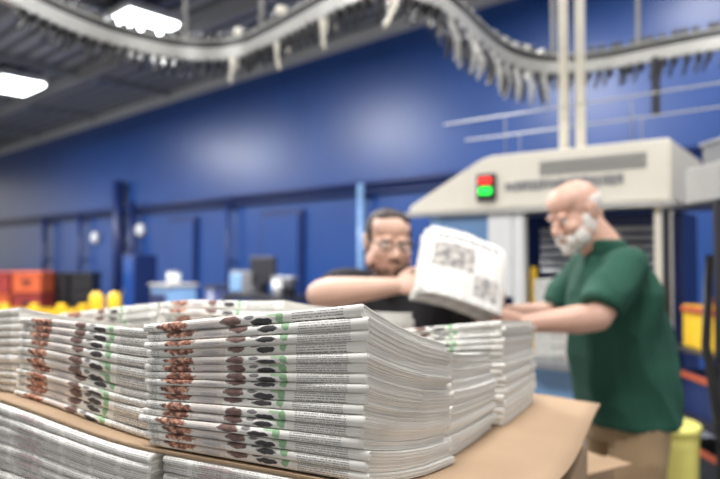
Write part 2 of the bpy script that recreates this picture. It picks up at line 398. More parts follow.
s=sheet('cardboard_sheet',-.145,1.05,-.006,1.02,lambda u,v:h(u,v)-.0005+.006*math.sin(v*9)*sm(-u,.02,.14),.003,M_card)
tag(s,'brown kraft cardboard layer sheet under the newspaper bundles','cardboard sheet')
ZB=1.06
def stack2(u0,v0,rot,n,w,hi,g):
    R=random.Random(int(u0*999+v0*31))
    for i in range(n):
        ju,jv,jr=R.uniform(-.004,.004),R.uniform(-.004,.004),R.uniform(-.01,.01)
        c2,s2=math.cos(rot+jr),math.sin(rot+jr)
        def gg(u,v,c2=c2,s2=s2,ju=ju,jv=jv): return (u0+ju+u*c2-v*s2, v0+jv+u*s2+v*c2)
        def zf(u,v,i=i,gg=gg): 
            G=gg(u,v); return ZB+(h(*G)-.005-ZB)*i/n
        def tf(u,v,gg=gg):
            G=gg(u,v); return (h(*G)-.005-ZB)/n*.97
        def xf(u,v,z,gg=gg):
            G=gg(u,v); return P(G[0],G[1],z)
        me,o0=paper_mesh(w,.29,zf,tf,4 if hi else 3,7 if hi else 5,9,xf,R.random(),M_newst)
        o=bpy.data.objects.new('newspaper',me); o.location=o0; link(o); tag(o,'folded newspaper packed in the lower layer under cardboard','newspaper',None,g)
stack2(-.03,-.006,0,17,.30,False,'newspapers in the lower layer')
stack2(.285,-.014,0,17,.30,True,'newspapers in the lower layer')
stack2(.60,-.010,.01,17,.30,True,'newspapers in the lower layer')
stack2(-.03,.30,0,13,.30,False,'newspapers in the lower layer')
stack2(-.03,.61,0,12,.30,False,'newspapers in the lower layer')
PR=math.atan2(A.y,A.x)
cb_=empty('pallet_carton',P(.44,.46,.16),'large brown corrugated carton standing on wooden pallet','carton',rot=0)
box('carton_body',P(.44,.46,.61),(1.12,1.02,.89),M_card,PR,.008,cb_)
box('packing_tape',P(.44,.46,1.0575),(1.124,.06,.001),M_cream,PR,0,cb_)
pl=empty('wooden_pallet',P(.44,.46,0),'weathered wooden shipping pallet carrying the carton','pallet')
for j in range(7):
    box('deck_board',P(.44,-.02+.16*j,.15),(1.2,.11,.022),M_wood,PR,.003,pl)
for j in range(3):
    box('stringer',P(-.12+.56*j,.46,.07),(.09,1.06,.138),M_wood,PR,.003,pl)
# ------------------------------------------------------------ people
def loft_bm(bm,rings,n=24):
    R=[]
    for c,a,b in rings:
        c,a,b=V(c),V(a),V(b)
        R.append([bm.verts.new(c+a*math.cos(2*math.pi*k/n)+b*math.sin(2*math.pi*k/n)) for k in range(n)])
    for i in range(len(R)-1):
        for k in range(n): bm.faces.new((R[i][k],R[i][(k+1)%n],R[i+1][(k+1)%n],R[i+1][k]))
    bm.faces.new(R[0][::-1]); bm.faces.new(R[-1])
def ell_bm(bm,c,r,M=None,sub=3):
    res=bmesh.ops.create_icosphere(bm,subdivisions=sub,radius=1)
    r=r if isinstance(r,(tuple,list)) else (r,r,r)
    for v in res['verts']:
        p=V((v.co.x*r[0]+c[0],v.co.y*r[1]+c[1],v.co.z*r[2]+c[2])); v.co=M@p if M is not None else p
def cap_bm(bm,p0,r0,p1,r1,M=None):
    p0,p1=V(p0),V(p1)
    if M is not None:
        k_=M.to_scale()[0]; p0,p1=M@p0,M@p1; r0*=k_; r1*=k_
    ell_bm(bm,p0,r0,None,2); ell_bm(bm,p1,r1,None,2)
    tube_bm(bm,[p0,p1],[r0,r1],16)
def bake(name,bm,voxel,m,parent,smooth=3,wr=0,ws=(7,7,7),seed=0):
    bmesh.ops.recalc_face_normals(bm,faces=bm.faces)
    me=bpy.data.meshes.new(name); bm.to_mesh(me); bm.free()
    m2=remeshed(me,voxel,smooth)
    if wr:
        nn=[v.normal.copy() for v in m2.vertices]
        for v,nr in zip(m2.vertices,nn):
            q=V((v.co.x*ws[0]+seed,v.co.y*ws[1],v.co.z*ws[2]))
            q+=V((1,1,1))*.5*noise.noise(q*.6)
            a=noise.noise(q); v.co+=nr*wr*(1-2.2*abs(a))
    org=V(parent.location)
    m2.transform(Matrix.Translation(-org))
    return obj(name,m2,org,m,parent)
def headM(c,fwd,up=(0,0,1),s=1.0):
    y=-V(fwd).normalized(); z=V(up); z=(z-y*z.dot(y)).normalized(); x=y.cross(z)
    return Matrix(((x.x*s,y.x*s,z.x*s,c[0]),(x.y*s,y.y*s,z.y*s,c[1]),(x.z*s,y.z*s,z.z*s,c[2]),(0,0,0,1)))
def head_bm(bm,M,fat=1.0):
    e=lambda c,r: ell_bm(bm,c,r,M)
    e((0,.018,.035),(.075,.095,.083)); e((0,-.03,-.03),(.062*fat,.066,.085)); e((0,-.033,-.075),(.050*fat,.055,.038))
    e((0,-.078,-.099),(.022,.02,.018)); e((0,-.02,.06),(.068,.075,.055)); e((0,.035,-.02),(.062,.068,.06))
    cap_bm(bm,(0,-.093,.004),.010,(0,-.117,-.030),.013,M)
    for s in (-1,1):
        e((s*.014,-.104,-.034),.010); e((s*.030,-.084,.024),(.027,.014,.008)); e((s*.039*fat,-.066,-.028),(.026,.028,.026))
        e((s*.078,.012,-.004),(.010,.021,.033)); e((s*.084,.02,.01),(.008,.014,.022))
        e((s*.031,-.088,-.009),(.017,.008,.005)); e((s*.055*fat,-.02,-.06),(.018,.04,.035))
        e((s*.030,-.0855,.0135),(.016,.009,.004))
    e((0,-.099,-.061),(.025,.011,.007)); e((0,-.096,-.073),(.021,.011,.008))
def eyes(M,parent):
    for s in (-1,1):
        bm=bmesh.new(); bmesh.ops.create_uvsphere(bm,u_segments=16,v_segments=12,radius=.0115)
        me=bpy.data.meshes.new('eye'); bm.to_mesh(me); bm.free(); o=obj('eye',me,M@V((s*.031,-.0825,.003)),M_eye,parent)
        bm=bmesh.new(); bmesh.ops.create_uvsphere(bm,u_segments=12,v_segments=8,radius=.0065)
        me=bpy.data.meshes.new('iris'); bm.to_mesh(me); bm.free(); i=obj('iris',me,M@V((s*.031,-.0905,.0008)),M_iris,None)
        i.parent=o; i.matrix_parent_inverse=(Matrix.Translation(o.location)).inverted(); 
def hand_bm(bm,wrist,d,n,side,curl=(25,35,25),thumb=.7,sc=1.0):
    d=V(d).normalized(); n=V(n); n=(n-d*n.dot(d)).normalized(); s=d.cross(n).normalized()*side
    w=V(wrist)
    loft_bm(bm,[(w-d*.02,s*.026*sc,n*.020*sc),(w+d*.02*sc,s*.033*sc,n*.017*sc),(w+d*.06*sc,s*.042*sc,n*.016*sc),(w+d*.09*sc,s*.043*sc,n*.013*sc)],16)
    lens=[(.040,.025,.020),(.045,.029,.021),(.041,.027,.020),(.032,.020,.018)]
    offs=[.034,.0115,-.0115,-.033]
    for (l,o_,fan) in zip(lens,offs,(.10,.03,-.04,-.12)):
        p=w+d*.088*sc+s*o_*sc; dr=(d+s*fan).normalized(); r=.0088*sc; ang=0
        for q,L in enumerate(l):
            ang+=math.radians(curl[q]); dv=dr*math.cos(ang)+n*math.sin(ang)
            p2=p+dv*L*sc; cap_bm(bm,p,r,p2,r*.9); p=p2; r*=.9
    p=w+d*.025*sc+s*.028*sc; dv=(d*.75+s*.75+n*.25*thumb).normalized(); p2=p+dv*.042*sc; cap_bm(bm,p,.0145*sc,p2,.011*sc)
    dv=(d*.95+s*.3+n*.35*thumb).normalized(); p3=p2+dv*.032*sc; cap_bm(bm,p2,.011*sc,p3,.0095*sc)
    dv=(d*.95+s*.1+n*.5*thumb).normalized(); p4=p3+dv*.024*sc; cap_bm(bm,p3,.0095*sc,p4,.008*sc)
def limb_bm(bm,pts): 
    for (p,r),(q,s_) in zip(pts[:-1],pts[1:]): cap_bm(bm,p,r,q,s_)
def lerp(a,b,t): return V(a)*(1-t)+V(b)*t
# ---- older man in green polo
F=V((-.97,-.24,0)).normalized(); S=V((-F.y,F.x,0))
root=(1.02,2.42,0)
man=empty('person',root,'bald man, white beard, green polo, khaki trousers, reaching for newspapers','person')
def rings(lst,grow=0):
    return [((x,y,z),S*(hw+grow),F*(hd+grow)) for x,y,z,hw,hd in lst]
T1=[(1.045,2.42,.87,.185,.178),(1.03,2.42,1.0,.185,.180),(1.005,2.41,1.12,.19,.180),(.995,2.40,1.25,.198,.168),(.985,2.40,1.36,.205,.148),(.972,2.40,1.44,.185,.118),(.955,2.40,1.50,.12,.08),(.93,2.395,1.545,.068,.062)]
T1b=[(1.02,2.42,.87,.165,.135)]+T1[1:]
shL=V((.95,2.225,1.455)); shR=V((.945,2.585,1.455))
elL=V((.815,2.13,1.285)); wrL=V((.575,2.16,1.262))
elR=V((.80,2.56,1.25)); wrR=V((.575,2.44,1.275))
HM=headM((.832,2.385,1.660),(-.90,-.32,-.46),(-.1,0,1),1.04)
bm=bmesh.new()
loft_bm(bm,rings(T1b,-.014)); head_bm(bm,HM,1.06)
cap_bm(bm,(.935,2.395,1.53),.076,(.872,2.39,1.60),.074)
for sh,el,wr in ((shL,elL,wrL),(shR,elR,wrR)):
    limb_bm(bm,[(sh,.058),(el,.046),(lerp(el,wr,.28),.051),(lerp(el,wr,.7),.038),(wr,.030)])
hand_bm(bm,wrL,(-.96,.1,.12),(-.1,.95,.2),1,(30,40,25))
hand_bm(bm,wrR,(-.95,-.25,.1),(-.1,-.95,.2),-1,(30,40,25))
hips=[V((1.02,2.42,.88))+S*.095,V((1.02,2.42,.88))-S*.095]
kn=[hips[0]+V((-.02,0,-.40)),hips[1]+V((.03,0,-.40))]
an=[kn[0]+V((.02,0,-.39)),kn[1]+V((.03,0,-.39))]
for a,b,c_ in zip(hips,kn,an):
    limb_bm(bm,[(a,.085),(b,.055),(c_,.04)]); cap_bm(bm,c_,.04,c_+F*.14+V((0,0,-.05)),.03)
bake('body',bm,.0042,M_skinr,man,3)
bm=bmesh.new(); loft_bm(bm,rings(T1[:-1],.004))
for sh,el in ((shL,elL),(shR,elR)):
    cap_bm(bm,lerp(shL,shR,.5)*.25+sh*.75,.075,sh,.074)
    e_=lerp(sh,el,.80); ax=(el-sh).normalized(); a1=ax.cross(V((0,0,1))).normalized(); a2=ax.cross(a1)
    loft_bm(bm,[(sh,a1*.070,a2*.072),(lerp(sh,el,.4),a1*.070,a2*.074),(e_,a1*.072,a2*.078),(lerp(sh,el,.85),a1*.070,a2*.076)])
bake('polo_shirt',bm,.006,M_green,man,4,.016,(6.5,6.5,4.2),3)
bm=bmesh.new()
loft_bm(bm,[((.962,2.397,1.492),S*.102,F*.096),((.937,2.393,1.538),S*.092,F*.088),((.925,2.393,1.558),S*.088,F*.085)])
bake('polo_collar',bm,.005,M_green,man,2)
bm=bmesh.new(); loft_bm(bm,[((1.02,2.42,.80),S*.165,F*.125),((1.02,2.42,.90),S*.17,F*.145),((1.03,2.42,.97),S*.168,F*.150)])
for a,b,c_ in zip(hips,kn,an): limb_bm(bm,[(a,.105),(b,.080),(c_+V((0,0,.02)),.065)])
bake('trousers',bm,.008,M_khaki,man,3,.008,(6,6,4),9)
for c_ in an:
    bm=bmesh.new(); cap_bm(bm,c_+V((0,0,-.03)),.048,c_+V((0,0,-.05))+F*.17,.036)
    for v in bm.verts: v.co.z=max(v.co.z,.004)
    bake('shoe',bm,.006,M_shoe,man,2)
bm=bmesh.new()
for c_,r in (((0,-.060,-.090),(.053,.049,.034)),((0,-.090,-.104),(.033,.022,.026)),((.052,-.045,-.068),(.022,.042,.036)),((-.052,-.045,-.068),(.022,.042,.036)),((0,-.108,-.050),(.030,.010,.008)),((.066,-.012,-.040),(.014,.028,.040)),((-.066,-.012,-.040),(.014,.028,.040)),((.030,-.088,-.075),(.018,.018,.026)),((-.030,-.088,-.075),(.018,.018,.026))): ell_bm(bm,c_,r,HM)
bake('beard',bm,.0035,M_whair,man,2,.0015,(70,70,70),2)
bm=bmesh.new(); bmesh.ops.create_uvsphere(bm,u_segments=48,v_segments=32,radius=1)
for v in bm.verts: v.co=V((v.co.x*.0785,v.co.y*.0985+.018,v.co.z*.086+.030))
dele=[v for v in bm.verts if v.co.z>.048+.006*math.sin(v.co.x*200) or v.co.z<-.040 or v.co.y<.016]
bmesh.ops.delete(bm,geom=dele,context='VERTS')
for v in bm.verts: v.co=HM@v.co-V(root)
for f_ in bm.faces: f_.smooth=True
me=bpy.data.meshes.new('hair_fringe'); bm.to_mesh(me); bm.free(); o=obj('hair_fringe',me,root,M_whair,man)
so=o.modifiers.new('s','SOLIDIFY'); so.thickness=.006; so.offset=-1
eyes(HM,man)
# ---- younger man in black t-shirt
F=V((.15,-.99,0)).normalized(); S=V((-F.y,F.x,0))
root=(.19,2.62,0)
boy=empty('person',root,'bearded man in glasses and black t-shirt holding newspapers','person')
T2=[(.20,2.62,.88,.175,.13),(.20,2.61,1.0,.19,.15),(.195,2.59,1.12,.20,.15),(.19,2.57,1.22,.215,.14),(.18,2.56,1.32,.215,.12),(.165,2.56,1.395,.175,.095),(.15,2.555,1.43,.11,.080),(.135,2.545,1.455,.070,.066)]
shR=V((-.04,2.53,1.365)); shL=V((.385,2.57,1.365))
elR=V((-.150,2.34,1.352)); wrR=V((.125,2.235,1.388))
elL=V((.49,2.47,1.12)); wrL=V((.465,2.29,1.262))
HM=headM((.112,2.46,1.548),(.20,-.96,-.15),(.06,0,1),1.10)
bm=bmesh.new(); loft_bm(bm,rings(T2,-.012)); head_bm(bm,HM,1.15)
cap_bm(bm,(.14,2.55,1.41),.072,(.125,2.51,1.48),.068)
for sh,el,wr in ((shL,elL,wrL),(shR,elR,wrR)):
    limb_bm(bm,[(sh,.062),(lerp(sh,el,.5),.062),(el,.054),(lerp(el,wr,.25),.058),(lerp(el,wr,.65),.044),(wr,.032)])
hand_bm(bm,wrR,(.95,-.05,.10),(.1,.9,-.45),1,(20,35,30))
hand_bm(bm,wrL,(-.05,-.65,.65),(-.2,-.3,.9),-1,(10,30,25))
hips=[V((.20,2.62,.88))+S*.09,V((.20,2.62,.88))-S*.09]
kn=[p+V((0,-.02,-.40)) for p in hips]; an=[p+V((0,.02,-.39)) for p in kn]
for a,b,c_ in zip(hips,kn,an):
    limb_bm(bm,[(a,.085),(b,.055),(c_,.04)]); cap_bm(bm,c_,.04,c_+F*.14+V((0,0,-.05)),.03)
bake('body',bm,.0042,M_skin,boy,3)
bm=bmesh.new(); loft_bm(bm,rings(T2[:-1],.006))
for sh,el in ((shL,elL),(shR,elR)):
    cap_bm(bm,lerp(shL,shR,.5)*.25+sh*.75,.076,sh,.082); cap_bm(bm,sh,.082,lerp(sh,el,.45),.080)
bake('black_tshirt',bm,.007,M_blk,boy,4,.007,(6,6,4),1)
bm=bmesh.new(); loft_bm(bm,[((.20,2.62,.80),S*.165,F*.12),((.20,2.62,.90),S*.172,F*.13),((.20,2.615,.97),S*.17,F*.132)])
for a,b,c_ in zip(hips,kn,an): limb_bm(bm,[(a,.10),(b,.078),(c_+V((0,0,.02)),.062)])
bake('jeans',bm,.008,M_denim,boy,3)
for c_ in an:
    bm=bmesh.new(); cap_bm(bm,c_+V((0,0,-.03)),.048,c_+V((0,0,-.05))+F*.17,.036)
    for v in bm.verts: v.co.z=max(v.co.z,.004)
    bake('shoe',bm,.006,M_shoe,boy,2)
bm=bmesh.new()
for c_,r in (((0,.035,.048),(.080,.087,.074)),((0,-.030,.096),(.060,.044,.022)),((.03,-.052,.090),(.028,.024,.014)),((0,.07,.0),(.066,.05,.07)),((.073,.004,.03),(.009,.026,.034)),((-.073,.004,.03),(.009,.026,.034))): ell_bm(bm,c_,r,HM)
bake('hair',bm,.004,M_hair,boy,2,.002,(40,40,40),4)
bm=bmesh.new()
for c_,r in (((0,-.054,-.096),(.050,.040,.026)),((0,-.082,-.106),(.026,.019,.018)),((.062,-.028,-.076),(.014,.034,.030)),((-.062,-.028,-.076),(.014,.034,.030)),((0,-.106,-.051),(.026,.007,.004)),((.075,-.006,-.040),(.006,.016,.036)),((-.075,-.006,-.040),(.006,.016,.036))): ell_bm(bm,c_,r,HM)
bake('beard',bm,.0035,M_beard,boy,2,.001,(80,80,80),8)
eyes(HM,boy)
bm=bmesh.new()
for s in (-1,1):
    pts=[HM@V((s*.034+.025*math.cos(a)*1.0,-.110,.004+.016*math.sin(a))) for a in [2*math.pi*k/20 for k in range(21)]]
    tube_bm(bm,pts,.0028,8)
    tube_bm(bm,[HM@V((s*.059,-.108,.008)),HM@V((s*.080,-.06,.008)),HM@V((s*.086,.015,.01))],.0028,8)
tube_bm(bm,[HM@V((-.012,-.110,.006)),HM@V((0,-.115,.009)),HM@V((.012,-.110,.006))],.0028,8)
me=bpy.data.meshes.new('eyeglasses'); bmesh.ops.translate(bm,vec=-V(root),verts=bm.verts); bm.to_mesh(me); bm.free(); obj('eyeglasses',me,root,M_black,boy)
# ---- held bundle
C0=V((.205,2.12,1.395)); e1=V((.93,.05,-.30)).normalized(); e2=V((.26,.55,.80)); e2=(e2-e1*e2.dot(e1)).normalized(); e3=e1.cross(e2).normalized()
for i in range(8):
    R=random.Random(i*3+1); off=R.uniform(-.014,.014); of2=R.uniform(-.012,.012)
    def zf(u,v,i=i): return -.085+i*.0118-1.1*(u-.14)**2-1.3*max(0,v-.14)**2-(7-i)*.045*v/.3*sm(.14-u,0,.14)
    def tf(u,v): return .0092+.003*sm(.12-u,0,.12)
    def xf(u,v,z,off=off,of2=of2): return C0+e1*(.285-u+off)+e2*(v+of2)+e3*z
    me,o0=paper_mesh(.285,.30,zf,tf,5,7,14,xf,i*1.7,M_newsh,.005,.62)
    o=bpy.data.objects.new('newspaper',me); o.location=o0; link(o); tag(o,'folded newspaper held tilted in the hands of two men','newspaper',None,'newspapers held in hands')
# ------------------------------------------------------------ stacking machine
MD=V((-.797,.603,0)); MN=V((-.603,-.797,0)); M0=V((1.66,3.3,0)); MR=math.atan2(-.603,.797)
def mp(s,out,z): return M0+MD*s+MN*out+V((0,0,z))
mc=empty('newspaper_stacking_machine',mp(.7,-.5,0),'cream hooded newspaper stacking machine with pale blue panels','machine')
prism('hood',[(0,1.79),(0,2.13),(1.05,2.13),(1.12,2.11),(1.66,1.83),(1.66,1.79)],1.0,M_cream,M0,MD,-MN,mc,.012)
box('hood_lip',mp(.83,.01,1.775),(1.70,.05,.03),M_greyl,MR,.005,mc)
slats_me=boxes_mesh('lettering_slats',[((0,0,i*.018),(.60,.006,.009)) for i in range(5)])  # thin grey slats added in place of the hood's unreadable lettering
o=obj('lettering_slats',slats_me,mp(.42,.004,1.985),M_grey); o.rotation_euler=(0,0,MR); setp(o,mc)
R=random.Random(3); lst=[]; xx=-.34
while xx<.34:
    wd=R.uniform(.016,.034); lst.append(((xx+wd/2,0,R.uniform(-.003,.003)),(wd,.006,R.uniform(.045,.062)))); xx+=wd+R.uniform(.005,.009)
o=obj('marking_band',boxes_mesh('marking_band',lst),mp(.60,.004,1.925),M_grey); o.rotation_euler=(0,0,MR); setp(o,mc)
box('status_display',mp(1.065,.015,1.93),(.13,.03,.17),M_black,MR,.008,mc)
for z,m_,nm in ((1.970,M_redl,'red_indicator_light'),(1.905,M_grnl,'green_indicator_light')):
    box(nm,mp(1.065,.034,z),(.085,.012,.045),m_,MR,.004,mc)
box('side_post',mp(.05,-.05,.9),(.08,.08,1.78),M_cream,MR,.008,mc)
box('side_post',mp(.86,-.03,.9),(.07,.07,1.78),M_white,MR,.008,mc)
box('side_post',mp(1.45,-.05,.9),(.08,.08,1.78),M_lblue,MR,.008,mc)
box('white_panel',mp(.98,-.02,1.5),(.16,.05,.52),M_white,MR,.006,mc)
box('guard_door',mp(1.22,-.03,1.1),(.40,.04,1.30),M_glass,MR,.006,mc)
box('guard_door_frame',mp(1.22,-.06,1.1),(.46,.04,1.38),M_lblue,MR,.006,mc)
box('door_handle',mp(1.08,.0,1.3),(.02,.03,.16),M_steel,MR,.004,mc)
box('lower_panel',mp(.45,-.05,.42),(.75,.05,.80),M_lblue,MR,.006,mc)
box('delivery_table',mp(.45,-.13,.86),(.78,.45,.05),M_steel,MR,.006,mc)
box('rear_cabinet',mp(.75,-.72,.88),(1.45,.5,1.76),M_bluedk,MR,.01,mc)
box('inner_yellow_guide',mp(.80,-.10,1.15),(.03,.04,.55),M_yel,MR,.004,mc)
box('inner_yellow_guide',mp(.40,-.10,1.15),(.03,.04,.55),M_yel,MR,.004,mc)
for i in range(6):
    tube('roller',[mp(.12,-.22,1.40+.05*i),mp(.80,-.22,1.40+.05*i)],.018,M_steel,mc)
for i in range(24):
    R=random.Random(i+50); j=R.uniform(-.005,.005)
    def zf(u,v,i=i): return .887+i*.0195
    def tf(u,v): return .0175
    def xf(u,v,z,j=j): return mp(.45+.32-u+j, -.02-v,z)
    me,o0=paper_mesh(.32,.27,zf,tf,2,5,4,xf,i,M_newst if i%3 else M_news)
    o=bpy.data.objects.new('newspaper',me); o.location=o0; link(o); tag(o,'folded newspaper piled on the machine delivery table','newspaper',None,'newspapers on the delivery table')
for s in (.585,.690):
    p=mp(s,-.35,0)
    o=empty('vertical_pipe',(p.x,p.y,2.13),'white painted vertical pipe rising from the machine hood','pipe',group='white vertical pipes')
    tube('pipe_body',[(p.x,p.y,2.13),(p.x,p.y,CZ)],.032,M_cream,o); tube('pipe_flange',[(p.x,p.y,2.13),(p.x,p.y,2.17)],.05,M_steel,o)
for z,o_ in ((2.36,.05),(2.30,-.25)):
    o=empty('horizontal_rod',mp(1.3,o_,z),'thin steel rod spanning above the machine hood','rod',group='rods over the machine')
    tube('rod_body',[mp(1.35,o_,z),mp(-1.6,o_,z+.02)],.005,M_rail,o,8)
    for s in (.2,.95):
        q=-.02 if o_>0 else o_
        tube('rod_leg',[mp(s,q,z),mp(s,q,2.13)],.004,M_grey,o,8)
# ------------------------------------------------------------ overhead conveyor
ctrl=[(-2.5,2.4),(-2.2,3.25),(-2.02,3.95),(-1.75,4.45),(-1.35,4.75),(-.95,4.72),(-.62,4.40),(-.2,3.88),(.1,3.58),(.38,3.68),(.62,4.0),(.86,4.42),(1.2,4.9),(1.6,5.12),(1.98,5.02),(2.35,4.72),(2.75,4.45),(3.3,4.3)]
def cat(pts,n=10):
    out=[]
    for i in range(1,len(pts)-2):
        p0,p1,p2,p3=[V((*p,0)) for p in pts[i-1:i+3]]
        for k in range(n):
            t=k/n; out.append(.5*((2*p1)+(-p0+p2)*t+(2*p0-5*p1+4*p2-p3)*t*t+(-p0+3*p1-3*p2+p3)*t**3))
    return out
path=cat(ctrl); RZ=3.05
cv=empty('overhead_gripper_conveyor',(0,3.6,RZ),'curved steel overhead conveyor with hanging newspaper grippers','conveyor')
sweep('guide_rail',[p+V((0,0,RZ)) for p in path],.06,.095,M_rail,cv)
sweep('chain_track',[p+V((0,0,RZ+.070)) for p in path],.05,.05,M_black,cv)
sweep('upper_rail_edge',[p+V((0,0,RZ+.103)) for p in path],.07,.014,M_rail,cv)
def gmesh(kind):
    bm=bmesh.new()
    def cube(s,c):
        r=bmesh.ops.create_cube(bm,size=1); bmesh.ops.scale(bm,vec=s,verts=r['verts']); bmesh.ops.translate(bm,vec=c,verts=r['verts'])
    cube((.036,.09,.055),(0,0,-.072)); cube((.026,.022,.24),(0,-.046,.045)); cube((.042,.06,.045),(0,-.03,.145))
    if kind==0:
        tube_bm(bm,[(0,.01,-.08),(.01,.03,-.12),(.025,.025,-.165),(.035,.01,-.19)],[.017,.018,.015,.010],8)
    else:
        tube_bm(bm,[(0,.0,-.08),(.01,.05,-.13),(.0,.07,-.20),(-.03,.05,-.27),(-.07,.02,-.31)],[.018,.022,.022,.017,.010],8)
        tube_bm(bm,[(0,-.03,-.08),(.02,-.045,-.14),(.015,-.04,-.21)],[.014,.015,.010],8)
    me=bpy.data.meshes.new('gripper'); bm.to_mesh(me); bm.free(); return remeshed(me,.007,1)
def gm(kind,m): me=gmesh(kind); me.materials.append(m); return me
G_small=gm(0,M_black); G_tab=gm(0,M_cream); G_claw=gm(1,M_claw); G_clawd=gm(1,M_dark)
acc=0; cnt=0; step=.079
for i in range(1,len(path)):
    seg=(path[i]-path[i-1]); L=seg.length; pos=0
    while acc+(L-pos)>=step:
        pos+=step-acc; acc=0
        p=path[i-1]+seg*(pos/L); d=seg.normalized()
        if p.y<3.75 and p.x<-1: continue
        if p.x>2.72 or cnt>=99: break
        claw=(.5<p.x<1.55)
        me=(G_claw if cnt%2==0 else G_clawd) if claw else (G_tab if (-1.0<p.x<.3 and cnt%7==0) else G_small)
        g=bpy.data.objects.new('gripper',me); g.location=(p.x,p.y,RZ)
        g.rotation_euler=(random.uniform(-.12,.12),random.uniform(-.15,.15),math.atan2(d.y,d.x)+math.pi); 
        if me is G_tab: g.scale=(1.2,1.2,1.25)
        link(g); setp(g,cv); cnt+=1
    acc+=L-pos
print('grippers',cnt)
for x,y in ((-1.35,4.75),(-.72,4.48),(.5,3.83),(1.6,5.1),(2.2,4.86)):
    tube('suspension_rod',[(x,y,RZ+.10),(x,y,CZ)],.018,M_rail,cv,8)
box('drop_bracket',(2.28,4.75,RZ-.25),(.05,.05,.45),M_dark,0,.005,cv)
# ------------------------------------------------------------ right side equipment
RX0,RX1,RY0,RY1=1.56,2.10,2.70,3.16
rk=empty('equipment_rack',(RX0,RY0,0),'dark steel rack carrying boxes and cables','rack')
for dx in (RX0,RX1):
    for dy in (RY0,RY1): box('upright',(dx,dy,.87),(.03,.03,1.74),M_dark,0,.004,rk)
for z in (.40,.72,1.045,1.735): box('shelf',((RX0+RX1)/2,(RY0+RY1)/2,z),(RX1-RX0+.03,RY1-RY0+.03,.02),M_dark,0,.004,rk)
def tote(cx,cy,cz,sx,sy,sz,m,label):
    yb=empty('plastic_tote',(cx,cy,cz),label,'box')
    bm=bmesh.new(); r=bmesh.ops.create_cube(bm,size=1); bmesh.ops.scale(bm,vec=(sx,sy,sz),verts=r['verts'])
    top=[f for f in bm.faces if f.normal.z>.9]; bmesh.ops.inset_region(bm,faces=top,thickness=.015); bmesh.ops.translate(bm,vec=(0,0,-sz+.02),verts=top[0].verts)
    me=bpy.data.meshes.new('tote_body'); bm.to_mesh(me); bm.free(); obj('tote_body',me,(cx,cy,cz+sz/2),m,yb)
    box('tote_rim',(cx,cy-sy/2-.006,cz+sz-.02),(sx+.02,.014,.03),M_orange,0,.004,yb)
    box('tote_rim',(cx-sx/2-.006,cy,cz+sz-.02),(.014,sy,.03),M_orange,0,.004,yb)
    box('tote_handle',(cx,cy-sy/2-.01,cz+sz*.6),(sx*.4,.02,.03),M_black,0,.004,yb)
tote(1.74,2.92,1.056,.27,.34,.20,M_yel,'yellow plastic tote box on a rack shelf')
tote(1.76,2.93,.731,.30,.36,.20,M_bluedk,'dark blue plastic tote box on a rack shelf')
tote(1.76,2.93,.411,.30,.36,.18,M_black,'black plastic tote box on a rack shelf')
o=empty('orange_hand_scanner',(1.72,2.85,1.26),'orange and yellow tool lying on the yellow tote','tool')
tube('scanner_body',[(1.64,2.86,1.285),(1.74,2.86,1.285),(1.80,2.86,1.30)],[.028,.032,.02],M_orange,o); tube('scanner_grip',[(1.72,2.86,1.29),(1.72,2.83,1.36)],.022,M_yel,o)
o=empty('electrical_cabinet',(1.8,2.95,1.746),'grey electrical cabinet with cream door on top of rack','cabinet')
box('cabinet_body',(1.84,2.97,1.84),(.40,.3,.185),M_greyl,0,.01,o); box('cabinet_door',(1.84,2.81,1.84),(.36,.02,.15),M_cream,0,.005,o); box('door_latch',(1.69,2.795,1.84),(.02,.02,.06),M_black,0,.003,o)
o=empty('control_box',(1.8,2.97,1.934),'small grey control box standing on the grey cabinet','box')
box('box_body',(1.82,2.97,1.985),(.24,.2,.10),M_grey,0,.008,o); box('box_lid',(1.82,2.97,2.045),(.26,.22,.02),M_steel,0,.004,o)
yb=empty('waste_bin',(1.38,2.78,0),'pale yellow plastic waste bin on the floor','bin')
bm=bmesh.new(); tube_bm(bm,[(0,0,0),(0,0,.2),(0,0,.66),(0,0,.72)],[.10,.115,.125,.13],24); 
me=bpy.data.meshes.new('bin_body'); bm.to_mesh(me); bm.free(); obj('bin_body',me,(1.38,2.80,0),M_yelp,yb)
tube('bin_rim',[(1.38,2.80,.72),(1.38,2.80,.75)],[.138,.134],M_yelp,yb,24)
hs=empty('cable_bundle',(1.50,2.62,.3),'black looping cables hanging beside the rack','cable')
for k_ in range(3):
    tube('cable',[(1.54+.01*k_,2.75,1.5),(1.50+.012*k_,2.72,1.1),(1.52+.02*k_,2.66,.75),(1.62+.02*k_,2.66,.6),(1.72,2.67,.75),(1.70,2.68,1.0)],.009,M_black,hs,8)
tcn=empty('cardboard_carton',(.60,1.84,0),'tall open brown cardboard carton standing on floor','carton')
box('carton_body',(.60,1.84,.455),(.20,.20,.91),M_card,.5,.006,tcn)
box('carton_flap',(.60+.05,1.84-.088-.03,.92),(.19,.08,.005),M_card,.5,.001,tcn)
